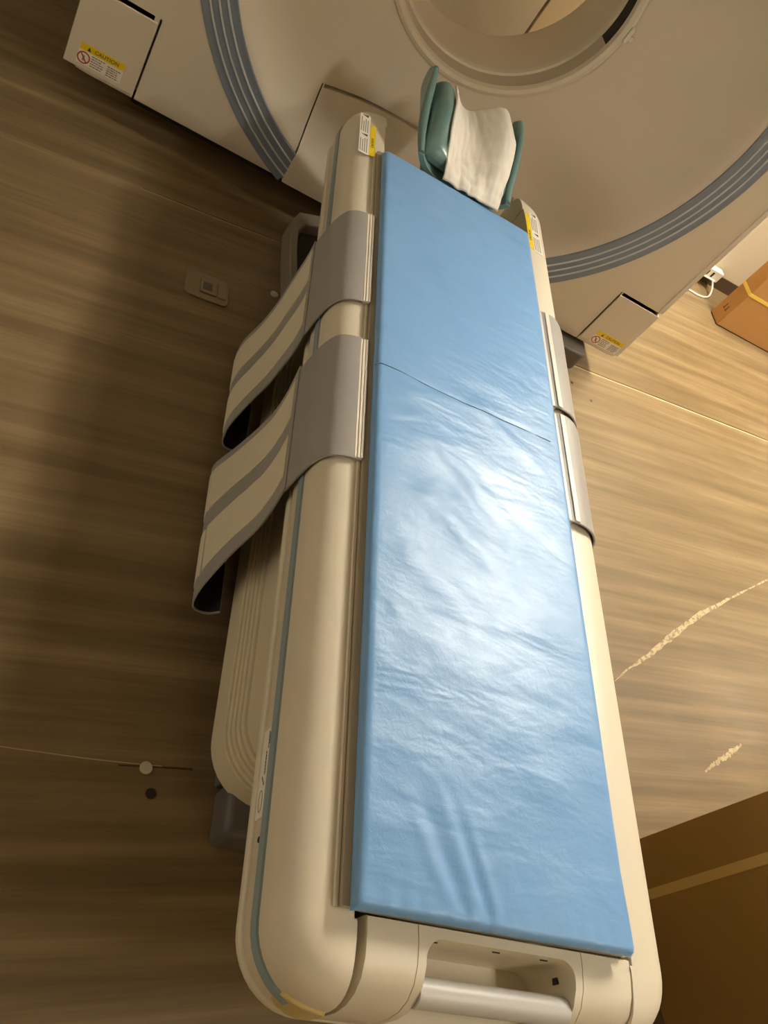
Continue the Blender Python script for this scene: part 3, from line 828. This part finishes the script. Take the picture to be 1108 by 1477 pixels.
def right_strap(yf, yn, label):
    t = thing('body_strap', (.33, (yf+yn)/2, .52), label, 'strap', 'body straps hanging over the right couch cover')
    top = [((.248, yf, .524), (.248, yn, .524)), ((.268, yf, .529), (.268, yn, .528)), ((.300, yf, .5265), (.300, yn, .525)), ((.328, yf-.012, .514), (.328, yn, .512)),
           ((.349, yf-.03, .492), (.349, yn, .490)), ((.3615, yf-.035, .45), (.3615, yn, .45)), ((.366, yf-.035, .38), (.366, yn, .38)), ((.370, yf-.035, .24), (.370, yn, .22)), ((.374, yf-.035, .10), (.376, yn, .08))]
    ribbon(crow(top, 48), .0035).build('webbing', M['strap'], t)
    MB().box(.2475, .2620, yn+.002, yf-.002, .514, .528).build('hook_strip', M['clip'], t, bevel=.0015)
    MB().box(.2630, .2760, yn+.002, yf-.002, .5285, .5325).build('hook_strip', M['clip'], t, bevel=.001)
    return t
right_strap(1.80, 1.452, 'grey body strap over the right cover, the one nearer the gantry')
right_strap(1.430, 1.112, 'grey body strap over the right cover, the one nearer the couch foot')

# ------------------------------------------------------------------ head rest
hr = thing('head_rest', (0, 2.3, .53), 'teal U-shaped head rest cradle mounted at the gantry end of the table', 'head rest')
def smooth01(t): t = max(0, min(1, t)); return t*t*(3-2*t)
YA, YB = 2.135, 2.475
def ucross(W, zb, zc, zt, n=34):
    """open U from the left rim to the right rim, cut off at height zt"""
    def pt(a): return (W*math.copysign(abs(math.sin(a))**.62, a), zc-(zc-zb)*abs(math.cos(a))**.8)
    lo, hi = 0, PI/2
    for _ in range(30):
        m_ = (lo+hi)/2
        if pt(m_)[1] < min(zt, zc-.0005): lo = m_
        else: hi = m_
    P_ = [pt(-lo+2*lo*k/n) for k in range(n+1)]
    if zt > zc: P_ = [(-W*(1-.45*(zt-zc)), zt)]+P_+[(W*(1-.45*(zt-zc)), zt)]
    else: P_ = [P_[0]]+P_+[P_[-1]]
    return P_
def rim_z(t): return .572+.078*smooth01(t*1.05)+.012*smooth01((t-.5)*2)-.02*smooth01((t-.93)/.07)
rings = []
for j in range(27):
    t = j/26; y = YA+(YB-YA)*t; zt = rim_z(t)
    o_ = ucross(.166-.010*t, .5225, .645, zt); i_ = ucross(.152-.012*t, .533, .645, zt+.0005)
    rings.append([(x, y, z) for x, z in o_]+[(x, y, z) for x, z in reversed(i_)])
MB().loft(rings).build('cradle', M['teal'], hr, bevel=.004, seg=3, ang=60)
for sgn in (-1, 1):
    pts = []
    for j in range(27):
        t = j/26; y = YA+.006+(YB-YA-.012)*t; zt = rim_z(t)
        pts.append((sgn*abs(ucross(.159-.011*t, .528, .645, zt)[0][0]), y, zt))
    MB().tube(pts, lambda u: .0105*(.45+.55*math.sin(PI*min(1, max(0, u*.9+.08))))+.002, 12).build('wing_lip', M['teal'], hr)
def pad_top(x):
    """height of the cushion's channel across its width at full size"""
    q = abs(x)/.098
    return .590+.062*smooth01(q)**1.15
def pad_scale(y):
    t = (y-2.165)/(2.462-2.165)
    return .50+.50*smooth01(t/.55)
rings = []
NPD = 30
for j in range(NPD+1):
    t = j/NPD; y = 2.165+(2.462-2.165)*t
    e = min(t, 1-t)/.10; puff = math.sqrt(max(0, 1-(1-min(1, e))**2)) if e < 1 else 1
    puff = .45+.55*puff
    sec = []
    for k in range(29):                       # top, left to right
        x = -.098+.196*k/28; sec.append((x, pad_top(x)))
    for k in range(1, 9):                     # right lobe rolls over
        b = PI*k/9; sec.append((.098+.021*math.sin(b)+.021*(1-math.cos(b))*.55, .652-.030*(1-math.cos(b))))
    for k in range(17):                       # underside
        u = -1+2*k/16; x = -u*.118; sec.append((x, .545+.035*abs(u)**3))
    for k in range(8, 0, -1):
        b = PI*k/9; sec.append((-.098-.021*math.sin(b)-.021*(1-math.cos(b))*.55, .652-.030*(1-math.cos(b))))
    sc = pad_scale(y)
    rings.append([(x*(.93+.07*puff), y, .538+((z-.538)*sc)*puff+(1-puff)*.022*sc) for x, z in sec])
MB().loft(rings).build('pad', M['teal'], hr, ang=80, label='soft teal inner pad')
# tongue fixing the cradle to the table top
MB().prism(rrect(-.10, .10, 2.131, 2.30, .02), .500, .5218).build('mounting_tongue', M['teal'], hr, bevel=.004)
# white cloth laid in the cradle, lapping over its near end
rows = []
NT, NL = 60, 70
def towel_pt(u, v):
    """u 0..1 left to right, v 0..1 far to near"""
    y = 2.468-(2.468-2.116)*v
    xl = -.066-.012*math.sin(PI*v)+.012*math.sin(v*9)*.4; xr = .112+.012*math.sin(PI*v)
    x = xl+(xr-xl)*u+.006*(v-.5)
    yy = min(max(y, 2.19), 2.44)
    zp = .538+(pad_top(max(-.098, min(.098, x)))-.538)*pad_scale(yy)
    if x > .098: zp -= (x-.098)**2*16
    near = smooth01((2.225-y)/.10)
    z = zp*(1-near)+(.5555+.006*u)*near
    z += .0045+.0022*mnoise.noise(Vector((u*6, v*2.0, 3)))+.0018*mnoise.noise(Vector((u*16, v*6, 7)))+.0010*math.sin(u*30+v*3)*(.3+.7*v)
    z += .0055*mnoise.noise(Vector((u*6, v*12, 13)))*smooth01((v-.5)/.3)+.0022*abs(mnoise.noise(Vector((u*13, v*4, 21))))
    if v > .95: z -= .010*(v-.95)/.05
    y += .010*math.sin(u*3.1)*(1 if v < .5 else -.2)*abs(v-.5)*2-.012*u*(v > .5)*(v-.5)*2
    return Vector((x, y, z))
g = [[towel_pt(i/NT, j/NL) for i in range(NT+1)] for j in range(NL+1)]
vs = [p for r in g for p in r]; W2 = NT+1
fs = [(j*W2+i, j*W2+i+1, (j+1)*W2+i+1, (j+1)*W2+i) for j in range(NL) for i in range(NT)]
tw = MB().add(vs, fs).build('folded_cloth', M['towel'], ang=80, origin=(0, 2.3, .58))
so = tw.modifiers.new('thick', 'SOLIDIFY'); so.thickness = .005; so.offset = 1
tag(tw, 'white cloth lining the teal head rest and lapping over its near edge', 'cloth')

# ------------------------------------------------------------------ things on the floor
def q4(p): return [(x, y) for x, y in p]
fs_ = thing('floor_socket_cover', (-.483, 1.97, 0), 'dull metal floor socket cover with rounded corners left of the couch', 'floor socket')
Fm = frame_mw((-.485, 1.972, 0), (math.cos(FA*.6), math.sin(FA*.6), 0), (0, 1, 0))
MB().prism(rrect(-.066, .062, -.052, .052, .018), 0, .005).xf(Fm).build('plate', M['steel'], fs_, bevel=.0022)
MB().prism(rrect(-.022, .026, -.028, .026, .003), .0045, .009).xf(Fm).build('lid', M['steel'], fs_, bevel=.001)
MB().prism(rrect(.030, .055, -.028, .030, .003), .0045, .0075).xf(Fm).build('catch', M['steel'], fs_, bevel=.001)
MB().prism(rrect(-.014, .012, -.016, .014, .002), .0088, .0098).xf(Fm).build('inset', M['base'], fs_)
def disc(name, x, y, r, h, m, label, cat, group=None):
    o = MB().prism([(x+r*math.cos(a), y+r*math.sin(a)) for a in [2*PI*k/20 for k in range(20)]], 0, h).build(name, m, bevel=.0008, origin=(x, y, 0))
    tag(o, label, cat, group); return o
disc('floor_screw', -.290, 2.081, .012, .004, M['screw'], 'pale round screw head in the floor beside the metal socket cover', 'screw')
disc('floor_screw', -.389, .609, .012, .004, M['screw'], 'chipped pale screw head in the floor left of the couch foot', 'screw')
disc('floor_plug', -.371, .565, .010, .002, M['dark'], 'small dark floor plug left of the couch foot, next to the pale screw', 'floor plug')
disc('floor_plug', .900, 2.383, .006, .0012, M['dark'], 'tiny dark floor plug just right of the couch near the gantry foot', 'floor plug')
disc('floor_plug', .986, 2.335, .006, .0015, M['basebd'], 'tiny brown floor plug farther right of the gantry foot', 'floor plug')

# cardboard box by the back wall
bx = thing('cardboard_box', (2.4, 3.6, 0), 'orange-brown cardboard box with yellow strapping by the back wall', 'box')
B0 = Vector((1.985, 3.425, 0)); BR = Matrix.Translation(B0) @ Matrix.Rotation(math.radians(4), 4, 'Z')
MB().box(0, .85, 0, .10, .004, .62).xf(BR).build('carton', M['card'], bx, bevel=.004)
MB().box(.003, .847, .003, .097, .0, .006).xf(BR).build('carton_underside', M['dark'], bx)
MB().box(-.002, .0, .0, .10, .205, .222).box(-.002, .852, -.002, .0, .205, .222).xf(BR @ Matrix.Translation((0,0,0))).build('strapping', M['yellow_strap'], bx)
mk = MB()
for k in range(2): mk.box(-.001, 0, .03+.022*k, .036+.022*k, .07, .10)
for k in range(2): mk.box(-.001, 0, .026+.022*k, .041+.022*k, .07, .075)
M['print_brown'] = mat('brown_print', srgb(120, 66, 34), .8)
mk.xf(BR).build('printed_mark', M['print_brown'], bx, smooth=False)
# tall carton in the right foreground
d = Vector((-.22, .9755, 0)).normalized(); P0 = Vector((.844, .342, 0)); E = P0+d*.335; nrm = Vector((d.y, -d.x, 0))
tb = thing('cardboard_box', (E.x+.3, E.y-.4, 0), 'tall dark brown carton with a pale vertical tape band right of the couch foot', 'box')
TM = Matrix((-d, Vector((d.y, -d.x, 0)), Vector((0, 0, 1)))).transposed().to_4x4(); TM.translation = E
# local x runs towards the viewer along the face, local y runs away from the couch
MB().box(0, 1.0, 0, .55, 0, 1.15).xf(TM).build('carton', M['card_dark'], tb, bevel=.003)
MB().box(.108, .129, -.0012, .0, .002, 1.149).xf(TM).build('tape_band', M['tape'], tb, smooth=False)

# outlet box, conduit and cord on the back wall
ob = thing('wall_outlet', (1.95, 3.76, 0), 'white surface-mounted wall outlet box low on the back wall beside the gantry', 'outlet')
MB().box(1.84, 2.03, Y1-.055, Y1-.0085, .045, .105).xf(RM).build('housing', M['whiteplastic'], ob, bevel=.006)
for x in (1.93, 1.965): MB().box(x, x+.012, Y1-.057, Y1-.054, .062, .090).xf(RM).build('socket_slot', M['dark'], ob)
MB().box(1.87, 2.01, Y1-.066, Y1-.054, .050, .056).xf(RM).build('ledge', M['whiteplastic'], ob, bevel=.002)
pc = [(2.0, 3.735, .054), (2.012, 3.70, .03), (2.0, 3.655, .010), (1.96, 3.62, .006), (1.91, 3.60, .006), (1.86, 3.597, .006), (1.80, 3.60, .006), (1.72, 3.61, .006)]
pp = []
for i in range(len(pc)-1):
    p0, p1, p2, p3 = [Vector(pc[max(0, min(len(pc)-1, i+k))]) for k in (-1, 0, 1, 2)]
    for u in (0, .25, .5, .75): pp.append(.5*((2*p1)+(p2-p0)*u+(2*p0-5*p1+4*p2-p3)*u*u+(3*p1-p0-3*p2+p3)*u**3))
pc_o = MB().tube(pp, .0048, 10).build('power_cord', M['whiteplastic'], ang=80)
tag(pc_o, 'white power cord looping from the wall outlet down to the floor', 'cord')

# ------------------------------------------------------------------ world and view
w = bpy.data.worlds.new('world'); S.world = w; w.use_nodes = True
w.node_tree.nodes['Background'].inputs['Color'].default_value = (.9, .8, .6, 1)
w.node_tree.nodes['Background'].inputs['Strength'].default_value = .0
S.view_settings.view_transform = 'Standard'
S.view_settings.look = 'None'
S.view_settings.gamma = 1
S.view_settings.use_curve_mapping = False
S.view_settings.exposure = 1.42
S.cycles.max_bounces = 8
